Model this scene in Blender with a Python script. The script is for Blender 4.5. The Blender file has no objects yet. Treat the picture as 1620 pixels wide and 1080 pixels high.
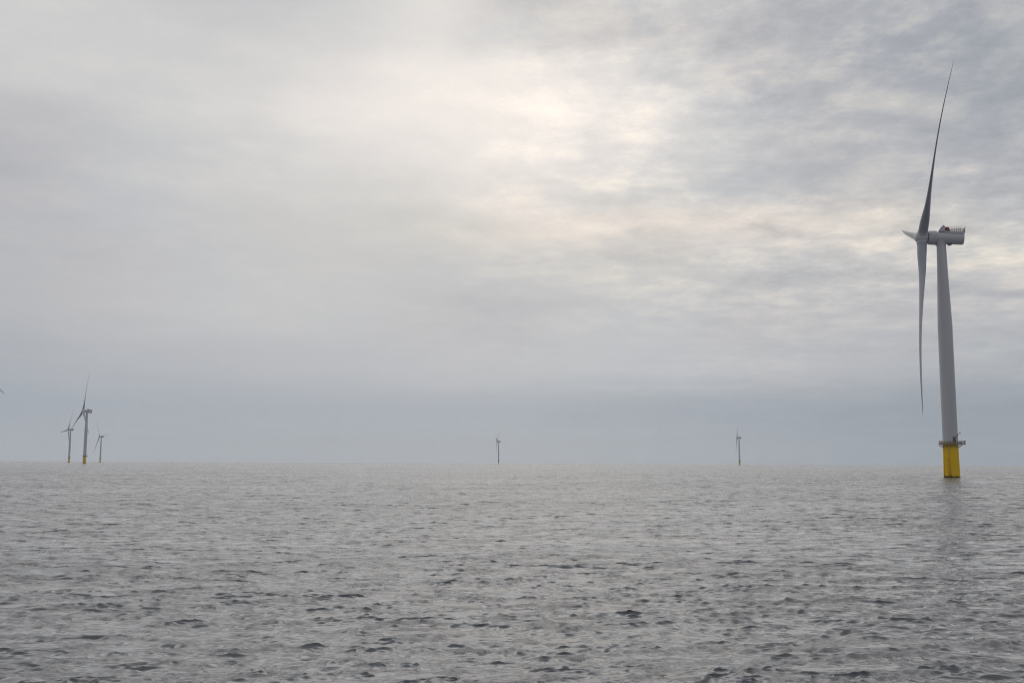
import bpy, bmesh, math, random
import numpy as np
from mathutils import Matrix, Vector
rad = math.radians
scene = bpy.context.scene
COL = scene.collection

# ------------------------------------------------------------------ camera
F_PX, PITCH, ROLL, EYE = 1606.8, 0.11821, 0.0044, 5.355
R_EARTH = 7.4e6                      # effective radius (with refraction)
cam_data = bpy.data.cameras.new('camera')
cam_data.sensor_width = 36.0
cam_data.lens = F_PX / 1620.0 * 36.0
cam_data.clip_start = 0.2
cam_data.clip_end = 80000.0
cam = bpy.data.objects.new('camera', cam_data)
COL.objects.link(cam)
_X = Vector((1, 0, 0)); _U = Vector((0, -math.sin(PITCH), math.cos(PITCH)))
_B = Vector((0, -math.cos(PITCH), -math.sin(PITCH)))
_r = _X * math.cos(ROLL) + _U * math.sin(ROLL)
_u = -_X * math.sin(ROLL) + _U * math.cos(ROLL)
cam.matrix_world = Matrix(((_r.x, _u.x, _B.x, 0), (_r.y, _u.y, _B.y, 0), (_r.z, _u.z, _B.z, EYE), (0, 0, 0, 1)))
scene.camera = cam

# ------------------------------------------------------------------ exposure
scene.view_settings.view_transform = 'Standard'
scene.view_settings.look = 'None'
scene.view_settings.exposure = 0.0
scene.view_settings.gamma = 1.0
scene.cycles.use_denoising = True
scene.cycles.pixel_filter_type = 'BLACKMAN_HARRIS'
scene.cycles.filter_width = 1.1
scene.cycles.denoising_prefilter = 'NONE'
scene.cycles.volume_bounces = 3
scene.cycles.max_bounces = 6

SUN_AZ, SUN_EL = rad(3.0), rad(38.0)

# ------------------------------------------------------------------ sky
# luminance of the cloud deck by direction (13 azimuths x 12 elevations, sRGB 0-255)
SKY_Y = [0, 60, 120, 180, 240, 300, 360, 420, 500, 580, 660, 728]
SKY_L = [
 [209, 208, 203, 195, 206, 228, 192, 194, 200, 188, 180, 174, 192],
 [207, 208, 208, 204, 216, 224, 210, 187, 193, 192, 182, 168, 170],
 [202, 208, 207, 214, 230, 238, 240, 231, 208, 182, 180, 168, 162],
 [188, 196, 205, 219, 232, 239, 243, 241, 216, 190, 188, 174, 176],
 [182, 194, 200, 210, 221, 233, 241, 233, 216, 202, 188, 182, 180],
 [190, 194, 202, 205, 210, 219, 229, 217, 208, 188, 182, 190, 186],
 [184, 190, 198, 202, 204, 208, 224, 235, 233, 224, 236, 228, 204],
 [186, 191, 196, 200, 202, 201, 203, 207, 206, 198, 196, 194, 208],
 [184, 191, 196, 199, 199, 195, 192, 199, 197, 190, 193, 190, 186],
 [176, 181, 184, 188, 190, 194, 195, 197, 195, 192, 188, 182, 178],
 [172, 174, 176, 177, 178, 178, 178, 173, 171, 166, 161, 158, 156],
 [188, 188, 189, 190, 191, 192, 192, 190, 186, 180, 173, 167, 163]]


def lin(c):
    c = c / 255.0
    return c / 12.92 if c <= 0.04045 else ((c + 0.055) / 1.055) ** 2.4


def tint(L, low, a=0.0, e=0.0):
    """sky colour for a luminance; low = 1 at the horizon"""
    k = [(150, (-7, 0, 9)), (165, (-7, 0, 9)), (178, (-5, 0, 7)), (192, (-2, 0, 4)), (202, (0, 0, 1)),
         (214, (1, 0, -2)), (228, (5, -1, -5)), (245, (7, -1, -9)), (260, (7, -1, -10))]
    for (a, ca), (b, cb) in zip(k, k[1:]):
        if L <= b or b == 260:
            t = min(max((L - a) / (b - a), 0), 1)
            c = [ca[i] * (1 - t) + cb[i] * t for i in range(3)]
            break
    c[0] -= 5 * low; c[2] += 4 * low
    east_ = min(max((math.degrees(a) - 4) / 8, 0), 1)
    if L < 195: c = [c[0] + 2.5 * east_ * (1 - low), c[1], c[2] - 1.5 * east_ * (1 - low)]   # the deck is a warmer grey towards the east
    w = min(max((L - 196) / 18, 0), 1) * east_
    w *= min(max((16 - math.degrees(e)) / 3, 0), 1)
    c = [c[0] + 4 * w, c[1], c[2] - 6 * w]
    return [lin(L + v) for v in c]


def sky_grid(px, py):
    gx = min(max(px / 135.0, 0), 11.999); i = int(gx); fx = gx - i
    py = min(max(py, 0), 728)
    j = 0
    while j < 10 and py > SKY_Y[j + 1]:
        j += 1
    fy = (py - SKY_Y[j]) / (SKY_Y[j + 1] - SKY_Y[j])
    a = SKY_L[j][i] * (1 - fx) + SKY_L[j][i + 1] * fx
    b = SKY_L[j + 1][i] * (1 - fx) + SKY_L[j + 1][i + 1] * fx
    return a * (1 - fy) + b * fy


def project(az, el):
    x, y, z = math.sin(az) * math.cos(el), math.cos(az) * math.cos(el), math.sin(el)
    d = y * math.cos(PITCH) + z * math.sin(PITCH); u = -y * math.sin(PITCH) + z * math.cos(PITCH)
    px, py = F_PX * x / d, F_PX * u / d
    return (810 + px * math.cos(ROLL) + py * math.sin(ROLL), 540 + px * math.sin(ROLL) - py * math.cos(ROLL))


class NT:
    def __init__(s, tree):
        s.t = tree; s.n = tree.nodes; s.l = tree.links; s.n.clear()

    def node(s, kind, **kw):
        n = s.n.new(kind)
        for k, v in kw.items():
            setattr(n, k, v)
        return n

    def put(s, sock, v):
        if hasattr(v, 'is_output') or hasattr(v, 'links'):
            s.l.new(v, sock)
        elif v is not None:
            sock.default_value = v

    def math(s, op, a, b=None, c=None, clamp=False):
        n = s.node('ShaderNodeMath', operation=op, use_clamp=clamp)
        s.put(n.inputs[0], a)
        if b is not None: s.put(n.inputs[1], b)
        if c is not None: s.put(n.inputs[2], c)
        return n.outputs[0]

    def vmath(s, op, a, b=None, scale=None):
        n = s.node('ShaderNodeVectorMath', operation=op)
        s.put(n.inputs[0], a)
        if b is not None: s.put(n.inputs[1], b)
        if scale is not None: s.put(n.inputs['Scale'], scale)
        return n.outputs['Value'] if op in ('LENGTH', 'DOT_PRODUCT') else n.outputs[0]

    def noise(s, vec, scale, detail=3, rough=0.5, distortion=0.0, color=False):
        n = s.node('ShaderNodeTexNoise')
        s.put(n.inputs['Vector'], vec); n.inputs['Scale'].default_value = scale
        n.inputs['Detail'].default_value = detail; n.inputs['Roughness'].default_value = rough
        n.inputs['Distortion'].default_value = distortion
        return n.outputs['Color'] if color else n.outputs['Fac']

    def mapr(s, v, a, b, c=0.0, d=1.0, kind='LINEAR'):
        n = s.node('ShaderNodeMapRange', interpolation_type=kind)
        s.put(n.inputs['Value'], v)
        n.inputs['From Min'].default_value = a; n.inputs['From Max'].default_value = b
        n.inputs['To Min'].default_value = c; n.inputs['To Max'].default_value = d
        return n.outputs['Result']

    def mix(s, fac, a, b, blend='MIX'):
        n = s.node('ShaderNodeMix', data_type='RGBA', blend_type=blend)
        s.put(n.inputs[0], fac); s.put(n.inputs[6], a); s.put(n.inputs[7], b)
        return n.outputs[2]

    def xyz(s, x, y, z):
        n = s.node('ShaderNodeCombineXYZ')
        s.put(n.inputs[0], x); s.put(n.inputs[1], y); s.put(n.inputs[2], z)
        return n.outputs[0]


world = bpy.data.worlds.new('World'); scene.world = world; world.use_nodes = True
W = NT(world.node_tree)
tc = W.node('ShaderNodeTexCoord')
sep = W.node('ShaderNodeSeparateXYZ'); W.l.new(tc.outputs['Generated'], sep.inputs[0])
x, y, z = sep.outputs
az = W.math('ARCTAN2', x, y)
el = W.math('ARCSINE', z)
# coordinates on the flat underside of the cloud deck
inv = W.math('DIVIDE', 1.0, W.math('ADD', W.math('MAXIMUM', z, 0.0), 0.09))
deck = W.xyz(W.math('MULTIPLY', x, inv), W.math('MULTIPLY', W.math('MULTIPLY', y, inv), 0.8), 0.0)
w1 = W.noise(deck, 2.2, 4, 0.55, color=True)
w1 = W.vmath('SUBTRACT', w1, (0.5, 0.5, 0.5))
s1 = W.node('ShaderNodeSeparateXYZ'); W.l.new(w1, s1.inputs[0])
elamp = W.mapr(el, 0.03, 0.3, 0.012, 0.055)
azw = W.math('ADD', az, W.math('MULTIPLY', s1.outputs[0], 0.10))
elw = W.math('ADD', el, W.math('MULTIPLY', s1.outputs[1], elamp))
NAZ = 17
AZR = rad(34)
fac = W.mapr(azw, -AZR, AZR)
rows_el = [rad(v) for v in (0.3, 2.8, 5.4, 8.2, 10.9, 13.0, 15.1, 17.2, 19.3, 21.4, 23.5, 25.8)]
colr = None
for k, e in enumerate(rows_el):
    rp = W.node('ShaderNodeValToRGB'); rp.color_ramp.interpolation = 'CARDINAL'
    els = rp.color_ramp.elements
    while len(els) > 1:
        els.remove(els[-1])
    for i in range(NAZ):
        t = i / (NAZ - 1)
        a = -AZR + 2 * AZR * t
        L = sky_grid(*project(a, e))
        c = tint(L, max(0.0, 1 - e / rad(7)), a, e)
        ee = els[0] if i == 0 else els.new(t)
        ee.position = t
        ee.color = (*c, 1)
    W.l.new(fac, rp.inputs[0])
    if colr is None:
        colr = rp.outputs[0]
    else:
        f = W.mapr(elw, rows_el[k - 1], e, kind='SMOOTHSTEP')
        colr = W.mix(f, colr, rp.outputs[0])
# cloud texture on top of the broad brightness
n2 = W.noise(deck, 8.0, 9, 0.66, 0.1)
n3 = W.noise(W.vmath('MULTIPLY', deck, (1.0, 1.6, 1.0)), 3.4, 8, 0.64, 0.2)
n4 = W.noise(W.vmath('ADD', deck, (7.3, 2.1, 0.0)), 1.1, 2, 0.5)
n5 = W.noise(W.vmath('ADD', W.vmath('MULTIPLY', deck, (0.8, 1.5, 1.0)), (3.1, 9.2, 0.0)), 1.9, 4, 0.5, 0.3)
tex = W.math('ADD', W.math('MULTIPLY', W.math('SUBTRACT', n2, 0.5), 0.75), W.math('MULTIPLY', W.math('SUBTRACT', n3, 0.5), 0.8))
tex = W.math('ADD', tex, W.math('MULTIPLY', W.math('SUBTRACT', n5, 0.5), 0.9))
east = W.math('ADD', W.mapr(az, rad(-8), rad(13), 0.2, 1.0, 'SMOOTHSTEP'), W.mapr(az, rad(8), rad(20), 0.0, 0.35, 'SMOOTHSTEP'))
up_ = W.mapr(el, rad(2.5), rad(15), 0.12, 1.0, 'SMOOTHSTEP')
amp = W.math('MULTIPLY', W.math('MULTIPLY', east, up_), W.mapr(n4, 0.3, 0.6, 0.55, 1.1))
tex = W.math('MULTIPLY', tex, W.math('MULTIPLY', amp, 1.15))
tex = W.math('MAXIMUM', tex, W.math('MULTIPLY', tex, 0.72))
pos = W.math('MAXIMUM', tex, 0.0)
mul = W.xyz(W.math('ADD', 1.0, W.math('MULTIPLY', tex, 1.0)),
            W.math('ADD', 1.0, W.math('MULTIPLY', tex, 0.93)),
            W.math('ADD', 1.0, W.math('MULTIPLY', tex, 0.80)))
cl = W.vmath('MULTIPLY', colr, mul)
cl = W.vmath('MULTIPLY', cl, W.xyz(W.math('ADD', 1.0, W.math('MULTIPLY', pos, 0.22)), W.math('ADD', 1.0, W.math('MULTIPLY', pos, 0.08)), W.math('SUBTRACT', 1.0, W.math('MULTIPLY', pos, 0.15))))
# glow added around the sun, above the picture, to brighten the water
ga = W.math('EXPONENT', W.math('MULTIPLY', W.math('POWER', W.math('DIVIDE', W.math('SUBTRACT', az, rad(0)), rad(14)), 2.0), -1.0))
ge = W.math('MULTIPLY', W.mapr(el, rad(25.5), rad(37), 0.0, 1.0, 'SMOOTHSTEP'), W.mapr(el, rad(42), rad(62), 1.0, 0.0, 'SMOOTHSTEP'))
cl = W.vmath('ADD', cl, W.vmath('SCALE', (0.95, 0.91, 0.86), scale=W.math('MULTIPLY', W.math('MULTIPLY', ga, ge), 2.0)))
zen = W.mapr(el, rad(26), rad(46), 0.0, 1.0, 'SMOOTHSTEP')  # overhead sky lifted, most of all straight ahead, added to light the near water
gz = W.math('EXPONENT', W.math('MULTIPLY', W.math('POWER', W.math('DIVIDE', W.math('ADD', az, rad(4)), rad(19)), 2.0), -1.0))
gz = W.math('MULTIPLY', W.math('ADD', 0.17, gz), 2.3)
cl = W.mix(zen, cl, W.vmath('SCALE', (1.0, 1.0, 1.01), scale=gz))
# the part of the sky behind the viewer: the same deck, duller, no glow
back = W.mapr(y, -0.1, 0.75, 1.0, 0.0, 'SMOOTHSTEP')
cl = W.mix(back, cl, (lin(160), lin(162), lin(168), 1))
sky = W.node('ShaderNodeTexSky', sky_type='NISHITA', sun_disc=False)
sky.sun_elevation = SUN_EL; sky.sun_rotation = SUN_AZ
sky.air_density = 1.0; sky.dust_density = 2.0
b1 = W.node('ShaderNodeBackground'); b1.inputs['Strength'].default_value = 0.06
W.l.new(sky.outputs[0], b1.inputs['Color'])
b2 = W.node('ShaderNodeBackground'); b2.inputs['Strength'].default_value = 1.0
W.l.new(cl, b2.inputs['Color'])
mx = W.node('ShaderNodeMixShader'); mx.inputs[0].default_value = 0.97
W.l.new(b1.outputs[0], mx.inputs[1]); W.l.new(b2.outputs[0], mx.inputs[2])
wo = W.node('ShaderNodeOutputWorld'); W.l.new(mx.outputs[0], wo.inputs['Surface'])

# ------------------------------------------------------------------ sun behind the cloud
sun_d = bpy.data.lights.new('sun', 'SUN'); sun_d.energy = 0.5; sun_d.angle = rad(120)
sun_d.color = (1.0, 0.94, 0.86)
sun = bpy.data.objects.new('sun', sun_d); COL.objects.link(sun)
sd = Vector((math.sin(SUN_AZ) * math.cos(SUN_EL), math.cos(SUN_AZ) * math.cos(SUN_EL), math.sin(SUN_EL)))
sun.rotation_euler = sd.to_track_quat('Z', 'Y').to_euler()
sun.location = (0, 0, 300)


# ------------------------------------------------------------------ helpers
def material(name):
    m = bpy.data.materials.new(name); m.use_nodes = True
    t = NT(m.node_tree)
    out = t.node('ShaderNodeOutputMaterial')
    p = t.node('ShaderNodeBsdfPrincipled')
    t.l.new(p.outputs[0], out.inputs['Surface'])
    return m, t, p, out


def paint(name, color, rough=0.45, grime=0.12, streak=0.1, scale=0.25):
    """weathered paint: soft blotches and vertical run-off streaks"""
    m, t, p, _ = material(name)
    co = t.node('ShaderNodeTexCoord').outputs['Object']
    a = t.noise(co, scale, 5, 0.6)
    b = t.noise(t.vmath('MULTIPLY', co, (1.0, 1.0, 0.06)), 1.6, 4, 0.6)
    f = t.math('ADD', t.math('MULTIPLY', t.math('SUBTRACT', a, 0.5), grime * 2), t.math('MULTIPLY', t.math('SUBTRACT', b, 0.5), streak * 2))
    f = t.math('ADD', f, 1.0)
    c = t.vmath('SCALE', color, scale=f)
    t.l.new(c, p.inputs['Base Color'])
    p.inputs['Roughness'].default_value = rough
    return m


class MB:
    """collects shapes, builds one mesh object"""
    def __init__(s):
        s.bm = bmesh.new()

    def rings(s, rings, cap=True, smooth=True):
        vs = [[s.bm.verts.new(p) for p in r] for r in rings]
        n = len(rings[0])
        for a, b in zip(vs, vs[1:]):
            for i in range(n):
                f = s.bm.faces.new((a[i], a[(i + 1) % n], b[(i + 1) % n], b[i])); f.smooth = smooth
        if cap:
            s.bm.faces.new(list(reversed(vs[0]))); s.bm.faces.new(vs[-1])
        return s

    def lathe(s, prof, axis='Z', n=48, centre=(0, 0, 0), cap=True):
        rs = []
        for h, r in prof:
            ring = []
            for i in range(n):
                a = 2 * math.pi * i / n
                if axis == 'Z': p = (r * math.cos(a), r * math.sin(a), h)
                elif axis == 'X': p = (h, r * math.cos(a), r * math.sin(a))
                ring.append(tuple(p[k] + centre[k] for k in range(3)))
            rs.append(ring)
        return s.rings(rs, cap)

    def box(s, c, size, rot=None):
        m = Matrix.Translation(c) @ (rot if rot else Matrix.Identity(4)) @ Matrix.Diagonal((*size, 1))
        bmesh.ops.create_cube(s.bm, size=1.0, matrix=m)
        return s

    def tube(s, a, b, r, n=8, r2=None):
        a = Vector(a); b = Vector(b); d = (b - a).normalized()
        u = d.orthogonal().normalized(); v = d.cross(u)
        r2 = r if r2 is None else r2
        s.rings([[a + (u * math.cos(2 * math.pi * i / n) + v * math.sin(2 * math.pi * i / n)) * r for i in range(n)],
                 [b + (u * math.cos(2 * math.pi * i / n) + v * math.sin(2 * math.pi * i / n)) * r2 for i in range(n)]])
        return s

    def torus_ring(s, z, R, r, n=48, m=6, a0=0.0, a1=2 * math.pi):
        full = abs(a1 - a0 - 2 * math.pi) < 1e-6
        k = n if full else n
        rs = []
        for i in range(k + (0 if full else 1)):
            a = a0 + (a1 - a0) * i / k
            rs.append([((R + r * math.cos(2 * math.pi * j / m)) * math.cos(a), (R + r * math.cos(2 * math.pi * j / m)) * math.sin(a), z + r * math.sin(2 * math.pi * j / m)) for j in range(m)])
        if full:
            rs.append(rs[0])
        s.rings(rs, cap=not full)
        return s

    def build(s, name, mat, parent=None, sharp=35):
        bmesh.ops.remove_doubles(s.bm, verts=s.bm.verts, dist=1e-5)
        bmesh.ops.recalc_face_normals(s.bm, faces=s.bm.faces)
        for e in s.bm.edges:
            if len(e.link_faces) == 2 and e.calc_face_angle(0) > rad(sharp):
                e.smooth = False
        me = bpy.data.meshes.new(name); s.bm.to_mesh(me); s.bm.free()
        me.materials.append(mat)
        o = bpy.data.objects.new(name, me); COL.objects.link(o)
        if parent: o.parent = parent
        return o


# ------------------------------------------------------------------ the sea
rng = np.random.default_rng(11)


def wave_band(lmin, lmax, slope, wind, spread, n=640, per=7.0):
    L = n * lmin / per
    k1 = np.fft.fftfreq(n, d=L / n) * 2 * np.pi
    kx, ky = np.meshgrid(k1, k1, indexing='xy')
    k = np.hypot(kx, ky); k[0, 0] = 1
    lam = 2 * np.pi / k
    m = np.where((lam >= lmin) & (lam < lmax), 1.0, 0.0)
    c = (kx * np.cos(wind) + ky * np.sin(wind)) / k
    d = (1 - spread) * np.clip(c, 0, 1) ** 2 + spread
    amp = m * d / k ** 2
    amp[0, 0] = 0
    H = amp * (rng.normal(size=(n, n)) + 1j * rng.normal(size=(n, n)))
    h = np.fft.ifft2(H)
    sx = np.fft.ifft2(1j * kx * H).real; sy = np.fft.ifft2(1j * ky * H).real
    s = slope / np.sqrt((sx ** 2 + sy ** 2).mean())
    dx = np.fft.ifft2(1j * kx / k * H).real * s; dy = np.fft.ifft2(1j * ky / k * H).real * s
    return L, np.stack([dx, dy, h.real * s]).astype(np.float32)


def sample(F, L, X, Y, rot):
    n = F.shape[1]
    u = (X * math.cos(rot) + Y * math.sin(rot)) / L * n + 13.3
    v = (-X * math.sin(rot) + Y * math.cos(rot)) / L * n + 71.9
    iu = np.floor(u).astype(np.int64); iv = np.floor(v).astype(np.int64)
    fu = (u - iu).astype(np.float32); fv = (v - iv).astype(np.float32)
    a = iu % n; b = (iu + 1) % n; c = iv % n; d = (iv + 1) % n
    r = (F[:, c, a] * (1 - fu) + F[:, c, b] * fu) * (1 - fv) + (F[:, d, a] * (1 - fu) + F[:, d, b] * fu) * fv
    return r[0] * math.cos(rot) - r[1] * math.sin(rot), r[0] * math.sin(rot) + r[1] * math.cos(rot), r[2]


def build_water():
    rr = [1.0]
    while rr[-1] < 9300:
        r = rr[-1]
        if r < 14: g = 0.03
        elif r < 18: g = 0.005
        elif r < 60: g = 0.0021
        elif r < 400: g = 0.0021 * (60 / r) ** 0.12
        elif r < 2200: g = 0.00167 * (r / 400) ** 0.6
        else: g = 0.012
        rr.append(r * (1 + g))
    rr = np.array(rr)
    fine = np.arange(rad(-36), rad(36), rad(0.06))
    coarse = np.arange(rad(36), rad(324), rad(4.0))
    th = np.concatenate([fine, coarse])
    nr, nt = len(rr), len(th)
    Rg, Tg = np.meshgrid(rr, th, indexing='ij')
    X = (Rg * np.sin(Tg)).ravel(); Y = (Rg * np.cos(Tg)).ravel(); Rf = Rg.ravel()
    sp = np.gradient(rr); spv = np.repeat(sp, nt)
    spt = np.maximum(spv, 0.0)
    side = np.repeat(np.where((th >= rad(36)), 1.0, 0.0)[None, :], nr, 0).ravel()
    spt = np.where(side > 0, Rf * rad(4.0), spt)
    Z = -(X ** 2 + Y ** 2) / 2 / R_EARTH
    dX = np.zeros_like(X); dY = np.zeros_like(X); dZ = np.zeros_like(X)
    miss = np.zeros_like(X); env_all = np.zeros_like(X)
    WIND = rad(97)
    Lg, G = wave_band(25, 110, 0.1, WIND - 0.5, 0.5, n=256)   # gusts: patches of rougher and smoother water
    gx, gy, gust = sample(G, Lg, X, Y * 0.8, 0.5)
    env_all += 0.22 * gust / G[2].std()
    env_r = 0.10 * gust / G[2].std()
    for k, (l0, l1, sl, sprd, rot) in enumerate(WAVES):
        L, F = wave_band(l0, l1, sl, WIND - rot, sprd)
        w = np.clip((l0 / spt - 1.8) / 1.5, 0, 1)
        sel = w > 0
        a, b, c = sample(F, L, X[sel], Y[sel], rot)
        ws = w[sel]
        if k in (2, 3):                                  # shorter ripples are rougher on the crests and in gusts
            env_all[sel] += c / F[2].std() * ws * (0.3 if k == 2 else 0.4)
        elif k > 3:
            ws = ws * np.clip(1 + env_all[sel], 0.35, 1.9)
        dX[sel] += a * ws * 1.2; dY[sel] += b * ws * 1.2; dZ[sel] += c * ws
        miss += sl ** 2 * (1 - w ** 2)
        if k < 5:
            env_r[sel] += (0.10, 0.18, 0.30, 0.40, 0.40)[k] * w[sel] * c / F[2].std()
    miss *= np.clip(1 + env_r, 0.2, 2.2) ** 2
    me = bpy.data.meshes.new('water')
    co = np.stack([X + dX, Y + dY, Z + dZ], 1).astype(np.float32)
    co = np.concatenate([co, [[0, 0, 0]]]).astype(np.float32)
    i = np.arange(nr - 1)[:, None] * nt; j = np.arange(nt)[None, :]; j2 = (j + 1) % nt
    q = np.stack([i + j, i + nt + j, i + nt + j2, i + j2], -1).reshape(-1, 4)
    tri = np.stack([np.full(nt, nr * nt), np.arange(nt), (np.arange(nt) + 1) % nt], -1)
    nv = len(co)
    me.vertices.add(nv); me.vertices.foreach_set('co', co.ravel())
    me.loops.add(q.size + tri.size)
    me.loops.foreach_set('vertex_index', np.concatenate([q.ravel(), tri.ravel()]).astype(np.int32))
    me.polygons.add(len(q) + len(tri))
    st = np.concatenate([np.arange(len(q)) * 4, len(q) * 4 + np.arange(len(tri)) * 3]).astype(np.int32)
    me.polygons.foreach_set('loop_start', st)
    me.polygons.foreach_set('use_smooth', np.ones(len(st), dtype=bool))
    me.update(calc_edges=True)
    at = me.attributes.new('ripple', 'FLOAT', 'POINT')
    at.data.foreach_set('value', np.concatenate([np.sqrt(miss), [0.1]]).astype(np.float32))
    o = bpy.data.objects.new('water', me); COL.objects.link(o); o['kind'] = 'structure'
    if me.polygons[0].normal.z < 0:
        me.flip_normals()
    return o


WAVES = [(14.0, 40.0, 0.012, 0.15, 0.7), (6.0, 14.0, 0.022, 0.25, 0.2), (2.8, 6.0, 0.036, 0.3, 1.8), (1.3, 2.8, 0.042, 0.35, 0.9),
         (0.65, 1.3, 0.070, 0.38, 2.2), (0.32, 0.65, 0.120, 0.4, 1.3), (0.15, 0.32, 0.165, 0.45, 0.4)]

m_water, t, p, _ = material('sea_water')
co = t.node('ShaderNodeTexCoord').outputs['Object']
att = t.node('ShaderNodeAttribute', attribute_name='ripple').outputs['Fac']
n_small = t.vmath('SUBTRACT', t.noise(t.vmath('MULTIPLY', co, (0.8, 1.3, 1.0)), 7.0, 2, 0.7, color=True), (0.5, 0.5, 0.5))
n_big = t.vmath('SUBTRACT', t.noise(t.vmath('MULTIPLY', co, (0.65, 1.2, 1.0)), 0.7, 3, 0.8, color=True), (0.5, 0.5, 0.5))
geo = t.node('ShaderNodeNewGeometry').outputs['Normal']
v = t.vmath('ADD', t.vmath('SCALE', n_small, scale=0.06), t.vmath('SCALE', n_big, scale=t.math('MULTIPLY', att, 12.0)))
v = t.vmath('MULTIPLY', v, (0.8, 1.0, 0.0))
nn = t.vmath('NORMALIZE', t.vmath('ADD', geo, v))
t.l.new(nn, p.inputs['Normal'])
p.inputs['Base Color'].default_value = (0.082, 0.089, 0.101, 1)
t.l.new(t.math('ADD', 0.05, t.math('MULTIPLY', att, 0.72)), p.inputs['Roughness'])
p.inputs['IOR'].default_value = 1.5
water = build_water()
water.data.materials.append(m_water)

# ------------------------------------------------------------------ materials of the turbines
GREY = paint('light_grey_paint', (0.56, 0.56, 0.58), 0.45, 0.03, 0.05)
BLADE = paint('blade_gelcoat', (0.35, 0.37, 0.41), 0.4, 0.05, 0.03)
DGREY = paint('dark_grey_metal', (0.12, 0.125, 0.13), 0.5, 0.2, 0.1, 1.0)
GALV = paint('galvanised_steel', (0.33, 0.29, 0.20), 0.55, 0.25, 0.2, 0.8)
RUSTY = paint('rusty_yellow_steel', (0.62, 0.33, 0.02), 0.6, 0.3, 0.3, 1.0)
RED = paint('red_paint', (0.24, 0.03, 0.03), 0.5, 0.2, 0.1, 1.0)

m_yel, t, p, _ = material('yellow_marine_paint')
co = t.node('ShaderNodeTexCoord').outputs['Object']
sz = t.node('ShaderNodeSeparateXYZ'); t.l.new(co, sz.inputs[0])
st = t.noise(t.vmath('MULTIPLY', co, (1.0, 1.0, 0.07)), 1.5, 5, 0.65)
bl = t.noise(co, 0.6, 5, 0.65)
topr = t.mapr(sz.outputs[2], 8.0, 13.6, -0.16, 0.10)
rust = t.mapr(t.math('ADD', t.math('ADD', st, t.math('MULTIPLY', t.math('SUBTRACT', bl, 0.5), 0.5)), topr), 0.57, 0.72, 0.0, 0.8, 'SMOOTHSTEP')
c1 = t.mix(t.mapr(bl, 0.3, 0.7), (0.90, 0.57, 0.002, 1), (0.97, 0.63, 0.002, 1))
c2 = t.mix(rust, c1, (0.20, 0.075, 0.012, 1))
grow = t.mapr(t.math('ADD', sz.outputs[2], t.math('MULTIPLY', t.math('SUBTRACT', bl, 0.5), 1.6)), 0.9, 0.35, 0.0, 1.0)
c3 = t.mix(grow, c2, (0.03, 0.028, 0.018, 1))
t.l.new(c3, p.inputs['Base Color']); p.inputs['Roughness'].default_value = 0.6; p.inputs['Specular IOR Level'].default_value = 0.12

# ------------------------------------------------------------------ one turbine
H_TOWER, C_OFF, OVERHANG, TILT, R_TIP, PLAT_Z = 95.27, 2.65, 7.32, rad(4.886), 77.0, 13.5
AX = Vector((-math.cos(TILT), 0, math.sin(TILT)))        # towards the wind
UP = Vector((math.sin(TILT), 0, math.cos(TILT)))
HV = AX.cross(UP)
NAC_C = Vector((0, 0, H_TOWER + C_OFF))
HUB_C = NAC_C + AX * OVERHANG
# frame of nacelle parts: local x = downwind along the shaft, z = up
M_NAC = Matrix((( -AX.x, HV.x * -1, UP.x, NAC_C.x), (-AX.y, HV.y * -1, UP.y, NAC_C.y), (-AX.z, HV.z * -1, UP.z, NAC_C.z), (0, 0, 0, 1)))
if M_NAC.to_3x3().determinant() < 0:
    M_NAC = Matrix((( -AX.x, HV.x, UP.x, NAC_C.x), (-AX.y, HV.y, UP.y, NAC_C.y), (-AX.z, HV.z, UP.z, NAC_C.z), (0, 0, 0, 1)))


def blade_matrix(g):
    Z = UP * math.cos(g) + HV * math.sin(g)
    Xm = UP * math.sin(g) - HV * math.cos(g)
    Yd = Z.cross(Xm)
    return Matrix(((Xm.x, Yd.x, Z.x, HUB_C.x), (Xm.y, Yd.y, Z.y, HUB_C.y), (Xm.z, Yd.z, Z.z, HUB_C.z), (0, 0, 0, 1)))


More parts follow.
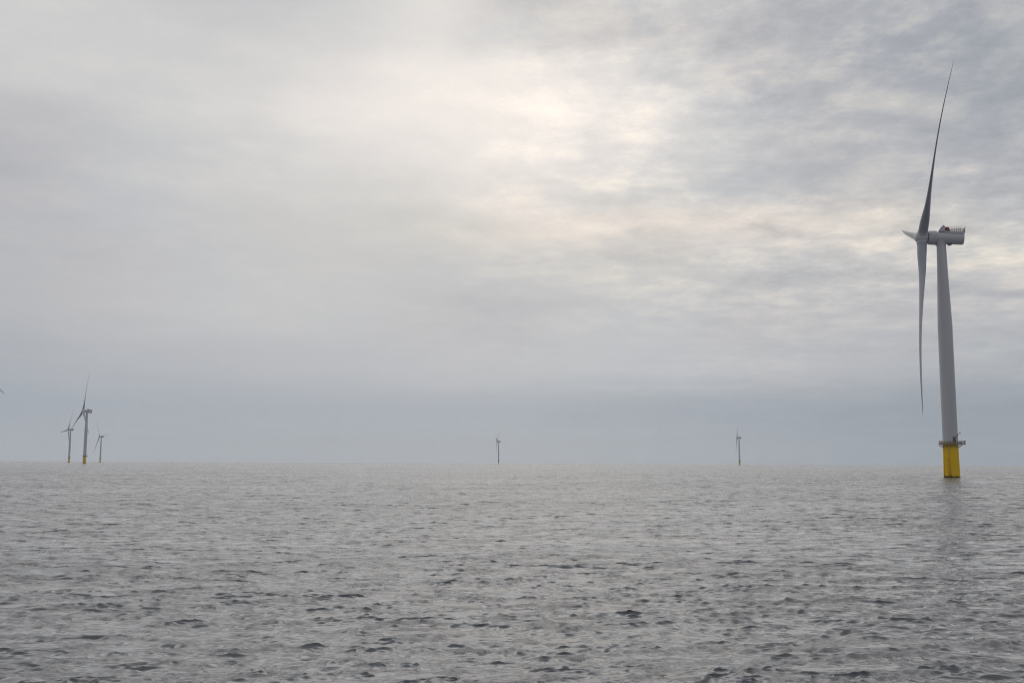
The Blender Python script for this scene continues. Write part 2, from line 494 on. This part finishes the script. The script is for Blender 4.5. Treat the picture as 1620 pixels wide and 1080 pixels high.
def blade_mesh():
    tab = [  # r, chord, thickness ratio, twist, downwind bend
        (2.7, 3.75, 1.0, 15, 0), (4.5, 3.75, 1.0, 15, 0), (7, 3.80, .97, 15, 0), (9.5, 3.95, .86, 14, 0), (12, 4.35, .68, 14, 0),
        (15, 4.55, .52, 13, 0), (19, 4.3, .41, 12, -.1), (24, 3.8, .34, 10, -.2), (31, 3.1, .30, 8, -.35), (40, 2.4, .26, 5.5, -.5),
        (50, 2.0, .26, 4.5, -.5), (60, 1.6, .25, 4, -.2), (68, 1.25, .24, 3, .2), (73, 1.0, .22, 2, .5), (75.8, .60, .2, .5, .65), (77.3, .22, .2, 0, .75)]
    N = 28
    rs = []
    for a, b in zip(tab, tab[1:]):
        steps = 4
        for q in range(steps):
            f = q / steps
            rs.append([a[k] * (1 - f) + b[k] * f for k in range(5)])
    rs.append(list(tab[-1]))
    # smooth the table
    arr = np.array(rs)
    for _ in range(3):
        arr[1:-1, 1:] = (arr[:-2, 1:] + 2 * arr[1:-1, 1:] + arr[2:, 1:]) / 4
    rings = []
    for r, c, tk, tw, bend in arr:
        th = rad(tw + 11)
        circ = min(max((tk - 0.35) / 0.65, 0), 1)
        pa = 0.5 * circ + 0.30 * (1 - circ)
        ring = []
        for i in range(N):
            a = 2 * math.pi * i / N
            xc = 0.5 + 0.5 * math.cos(a)               # 0 = leading edge, 1 = trailing edge
            s = math.sin(a)
            yt = 5 * tk * (0.2969 * math.sqrt(max(xc, 0)) - 0.126 * xc - 0.3516 * xc ** 2 + 0.2843 * xc ** 3 - 0.1036 * xc ** 4)
            ya = (yt if s > 0 else -yt * 0.8) if abs(s) > 1e-6 else 0
            yc = 0.5 * tk * s
            yy = yc * circ + ya * (1 - circ)
            cx = (pa - xc) * c; cy = yy * c
            # leading edge points along the motion (+x), turned upwind (-y) by the pitch
            ring.append((cx * math.cos(th) + cy * math.sin(th), -cx * math.sin(th) + cy * math.cos(th) + bend, r))
        rings.append(ring)
    b = MB(); b.rings(rings)
    return b


def build_turbine():
    root = bpy.data.objects.new('offshore_wind_turbine', None); COL.objects.link(root)
    # foundation
    b = MB(); b.lathe([(-4, 3.14), (0, 3.12), (4, 3.03), (8.5, 2.95), (PLAT_Z - .3, 2.9)], n=64)
    tp = b.build('transition_piece', m_yel, root)
    b = MB()                                            # boat landing on the viewer's side
    for s in (-1, 1):
        a0 = rad(-112) + s * 0.28
        x0, y0 = 3.95 * math.cos(a0), 3.95 * math.sin(a0)
        b.tube((x0, y0, -2.5), (x0, y0, 7.6), 0.2, 12)
        for zz in (0.8, 4.0, 7.4):
            b.tube((x0, y0, zz), (2.9 * math.cos(a0), 2.9 * math.sin(a0), zz), 0.13)
    b.build('boat_landing', m_yel, tp)
    b = MB()
    for s in (-1, 1):
        a0 = rad(-112) + s * 0.075
        b.tube((3.5 * math.cos(a0), 3.5 * math.sin(a0), -1), (3.5 * math.cos(a0), 3.5 * math.sin(a0), PLAT_Z), 0.06)
    k = 0
    while k * 0.4 < PLAT_Z:
        p0 = [3.5 * math.cos(rad(-112) + s * 0.075) for s in (-1, 1)]; p1 = [3.5 * math.sin(rad(-112) + s * 0.075) for s in (-1, 1)]
        b.tube((p0[0], p1[0], k * .4), (p0[1], p1[1], k * .4), 0.03, 6); k += 1
    b.build('ladder', RUSTY, tp)
    b = MB()                                            # cable tubes
    for ad in (60, 100, -158):
        a0 = rad(ad)
        b.tube((3.25 * math.cos(a0), 3.25 * math.sin(a0), -3), (3.1 * math.cos(a0), 3.1 * math.sin(a0), PLAT_Z - .4), 0.14)
    b.build('cable_tube', m_yel, tp)
    # platform
    b = MB()
    b.lathe([(PLAT_Z - .24, 2.8), (PLAT_Z - .24, 4.35), (PLAT_Z, 4.35), (PLAT_Z, 2.8)], n=48, cap=False)
    b.box((4.3, -1.2, PLAT_Z - .14), (2.0, 3.0, .26))
    for i in range(12):
        a0 = 2 * math.pi * i / 12
        b.tube((3.05 * math.cos(a0), 3.05 * math.sin(a0), PLAT_Z - 1.5), (4.6 * math.cos(a0), 4.6 * math.sin(a0), PLAT_Z - .3), 0.10)
    pl = b.build('work_platform', GALV, root)
    b = MB()
    for zz in (PLAT_Z + .16, PLAT_Z + .6, PLAT_Z + 1.15):
        b.torus_ring(zz, 4.29, 0.06 if zz > PLAT_Z + .2 else .12)
    for i in range(28):
        a0 = 2 * math.pi * i / 28
        b.tube((4.29 * math.cos(a0), 4.29 * math.sin(a0), PLAT_Z), (4.29 * math.cos(a0), 4.29 * math.sin(a0), PLAT_Z + 1.15), 0.05, 6)
    for (x0, y0), (x1, y1) in (((4.5, -2.65), (5.25, -2.65)), ((5.25, -2.65), (5.25, .25)), ((5.25, .25), (4.5, .25))):
        for zz in (PLAT_Z + .6, PLAT_Z + 1.15):
            b.tube((x0, y0, zz), (x1, y1, zz), .05)
        b.tube((x1, y1, PLAT_Z), (x1, y1, PLAT_Z + 1.15), .05)
    # mesh infill panels low on the rail
    b.lathe([(PLAT_Z + .02, 4.23), (PLAT_Z + .7, 4.23), (PLAT_Z + .7, 4.20), (PLAT_Z + .02, 4.20)], n=48, cap=False)
    b.build('railing', GALV, pl)
    b = MB()
    b.box((4.85, -1.7, PLAT_Z + .5), (.7, 1.1, .98)); b.box((4.85, -1.7, PLAT_Z + 1.03), (.8, 1.2, .08))
    b.build('cabinet', GREY, pl)
    b = MB()                                            # davit crane in front of the tower
    bx, by = 1.2, -4.0
    b.tube((bx, by, PLAT_Z), (bx, by, PLAT_Z + 2.6), .17, 12, .14)
    b.tube((bx, by, PLAT_Z + 2.4), (bx + 1.9, by - .9, PLAT_Z + 4.6), .13, 8, .09)
    b.tube((bx + 1.9, by - .9, PLAT_Z + 4.6), (bx + 1.9, by - .9, PLAT_Z + 3.4), .03, 6)
    b.tube((bx, by, PLAT_Z + 1.2), (bx + .95, by - .45, PLAT_Z + 3.4), .06, 8)
    b.box((bx - .1, by - .1, PLAT_Z + 1.1), (.55, .5, .55))
    b.build('davit_crane', DGREY, pl)
    # tower
    b = MB()
    prof = [(PLAT_Z - .3, 2.92), (PLAT_Z + .1, 2.96), (PLAT_Z + .25, 2.96), (PLAT_Z + .3, 2.92), (34.9, 2.87), (34.95, 2.88), (35.15, 2.88), (35.2, 2.86),
            (61.5, 2.80), (61.55, 2.81), (61.75, 2.81), (61.8, 2.80), (67, 2.62), (72, 2.45), (80, 2.18), (88, 1.96), (94.6, 1.82), (95.5, 1.82)]
    b.lathe(prof, n=72)
    tw = b.build('tower', GREY, root, 8)
    b = MB()
    dm = Matrix.Rotation(rad(-70), 4, 'Z')
    b.box(dm @ Vector((2.93, 0, PLAT_Z + 1.6)), (.12, 1.05, 2.3), dm)
    b.build('tower_door', DGREY, tw)
    # nacelle
    b = MB()
    b.lathe([(-5.0, 1.6), (-4.95, 2.75), (-4.75, 2.92), (-2.05, 2.95), (-1.85, 2.86), (-1.8, 2.62), (-1.7, 2.52), (0, 2.52), (7.9, 2.50), (8.45, 2.42), (8.68, 2.2), (8.72, 1.6)], 'X', 64)
    b.lathe([(-3.2, 1.95), (-2.3, 2.05), (-1.0, 2.3)], 'Z', 48, (0, 0, 0))
    nac = b.build('nacelle', GREY, root, 40); nac.matrix_local = M_NAC
    b = MB()
    b.box((4.9, 0, 2.55), (7.7, 4.3, .14))
    for yy in (-2.05, 2.05):
        b.box((4.9, yy, 2.16), (7.7, .12, .82))
    b.build('hoist_platform', GREY, nac)
    b = MB()
    for yy in (-2.1, 2.1):
        for zz in (3.1, 3.62, 4.3):
            b.tube((2.9, yy, zz), (8.7, yy, zz), .05, 6)
        for i in range(8):
            xx = 2.9 + i * 5.8 / 7
            b.tube((xx, yy, 2.6), (xx, yy, 4.3), .06, 6)
            if i < 7 and yy < 0:
                b.tube((xx + .1, yy, 2.75), (xx + .65, yy, 3.6), .05, 6)
    for zz in (3.1, 3.62, 4.3):
        b.tube((8.7, -2.1, zz), (8.7, 2.1, zz), .05, 6)
    for yy in (-1.05, 0, 1.05):
        b.tube((8.7, yy, 2.6), (8.7, yy, 4.3), .06, 6)
    b.tube((8.72, -2.1, 2.2), (8.72, -2.1, 4.75), .08, 6)
    b.build('hoist_railing', RED, nac)
    b = MB()                                            # cooler hood: rounded wedge ahead of the hoist area
    pr = [(-1.35, 2.3), (-1.1, 3.0), (-.65, 3.85), (-.1, 4.6), (.35, 5.02), (.62, 5.05), (.95, 4.75), (1.1, 4.3), (1.15, 2.3)]
    b.rings([[(a_, s_, c_) for a_, c_ in pr] for s_ in (-1.75, 1.75)], smooth=False)
    b.build('cooler_hood', GREY, nac)
    b = MB()
    b.box((1.95, 0, 3.65), (1.5, 3.2, 1.35)); b.box((2.9, 0, 3.2), (.5, 2.6, .7)); b.box((1.35, 0, 3.0), (.35, 3.0, .9))
    b.build('service_crane', RED, nac)
    b = MB()
    b.box((3.4, 0, -2.6), (1.5, 1.4, .45)); b.box((3.2, 0, -2.85), (.9, 1.0, .3))
    b.build('service_hatch', DGREY, nac)
    b = MB()
    b.lathe([(2.55, .05), (4.95, .04)], 'Z', 8, (7.2, .8, 0)); b.box((7.2, .8, 4.95), (.5, .06, .06))
    b.build('weather_mast', DGREY, nac)
    # hub
    b = MB()
    hp = [(-2.9, .35), (-2.82, .9), (-2.55, 1.5), (-2.1, 2.05), (-1.5, 2.5), (-.7, 2.78), (.3, 2.85), (1.3, 2.80), (1.9, 2.66), (2.05, 2.3), (2.1, 1.5)]
    b.lathe(hp, 'X', 56)
    hub = b.build('hub', GREY, root, 40)
    M_HUB = M_NAC.copy(); M_HUB.translation = HUB_C
    hub.matrix_local = M_HUB
    b = MB(); b.lathe([(2.05, 2.2), (2.42, 2.2)], 'X', 48)
    b.build('bearing_ring', DGREY, hub)
    # blades
    base = blade_mesh().build('blade', BLADE, root, 50)
    bc = MB(); bc.lathe([(2.35, 2.08), (2.78, 2.08), (2.8, 1.98), (2.95, 1.98), (2.97, 2.04), (3.12, 2.04), (3.14, 1.86)], 'Z', 40)
    collar = bc.build('blade_collar', GREY, base, 40)
    bl_ = [base]
    for k in range(2):
        o = base.copy(); COL.objects.link(o); o.parent = root; bl_.append(o)
        c = collar.copy(); COL.objects.link(c); c.parent = o
    return root, bl_


def copy_turbine(src):
    r = src.copy(); COL.objects.link(r); blades = []
    for ch in src.children:
        c = ch.copy(); COL.objects.link(c); c.parent = r
        if ch.name.split('.')[0] == 'blade': blades.append(c)
        for g in ch.children:
            d = g.copy(); COL.objects.link(d); d.parent = c
    return r, blades


def place(root, blades, X, Y, yaw, phase):
    root.location = (X, Y, -(X * X + Y * Y) / 2 / R_EARTH)
    root.rotation_euler = (0, 0, yaw)
    for k, o in enumerate(blades):
        o.matrix_local = blade_matrix(phase + k * 2 * math.pi / 3)


SPOTS = [
    (176.84, 411.14, -0.23933, -0.78286, 'nearest and largest grey wind turbine, on a bright yellow foundation at the right'),
    (-805.5, 1929.4, 0.64, -0.09, 'tallest of the cluster of three distant turbines at left, standing between the two smaller ones'),
    (-1336.4, 3088.7, 0.70, -0.42, 'faint distant turbine just left of the tallest turbine in the cluster of three'),
    (-1590.1, 3953.7, 0.801, 0.569, 'smallest of the cluster of three distant turbines, standing at its right end'),
    (-57.7, 4567.3, -0.127, -1.199, 'tiny hazy turbine alone on the horizon below the middle of the sky'),
    (829.2, 3717.9, -0.238, 0.778, 'small hazy turbine on the horizon, the next one to the left of the nearest turbine'),
    (-510.1, 969.6, 0.024, 1.908, 'turbine mostly outside the left edge, only a dark blade tip showing above the horizon'),
]
proto, pb = build_turbine()
todo = []
for i, s in enumerate(SPOTS):
    r, b = (proto, pb) if i == 0 else copy_turbine(proto)
    todo.append((r, b, s))
for r, b, (X, Y, yaw, ph, lab) in todo:
    place(r, b, X, Y, yaw, ph)
    r['label'] = lab; r['category'] = 'wind turbine'; r['group'] = 'offshore wind turbines standing in the sea'

# ------------------------------------------------------------------ haze
m_haze = bpy.data.materials.new('sea_haze'); m_haze.use_nodes = True
t = NT(m_haze.node_tree)
out = t.node('ShaderNodeOutputMaterial'); pv = t.node('ShaderNodeVolumePrincipled')
pv.inputs['Density'].default_value = 7.5e-5
pv.inputs['Color'].default_value = (0.95, 0.98, 1.0, 1)
pv.inputs['Anisotropy'].default_value = 0.2
t.l.new(pv.outputs[0], out.inputs['Volume'])
hb = MB(); hb.box((0, 0, 87), (19000, 19000, 200))
haze = hb.build('haze', m_haze); haze['kind'] = 'stuff'
for pl_ in haze.data.polygons: pl_.use_smooth = False
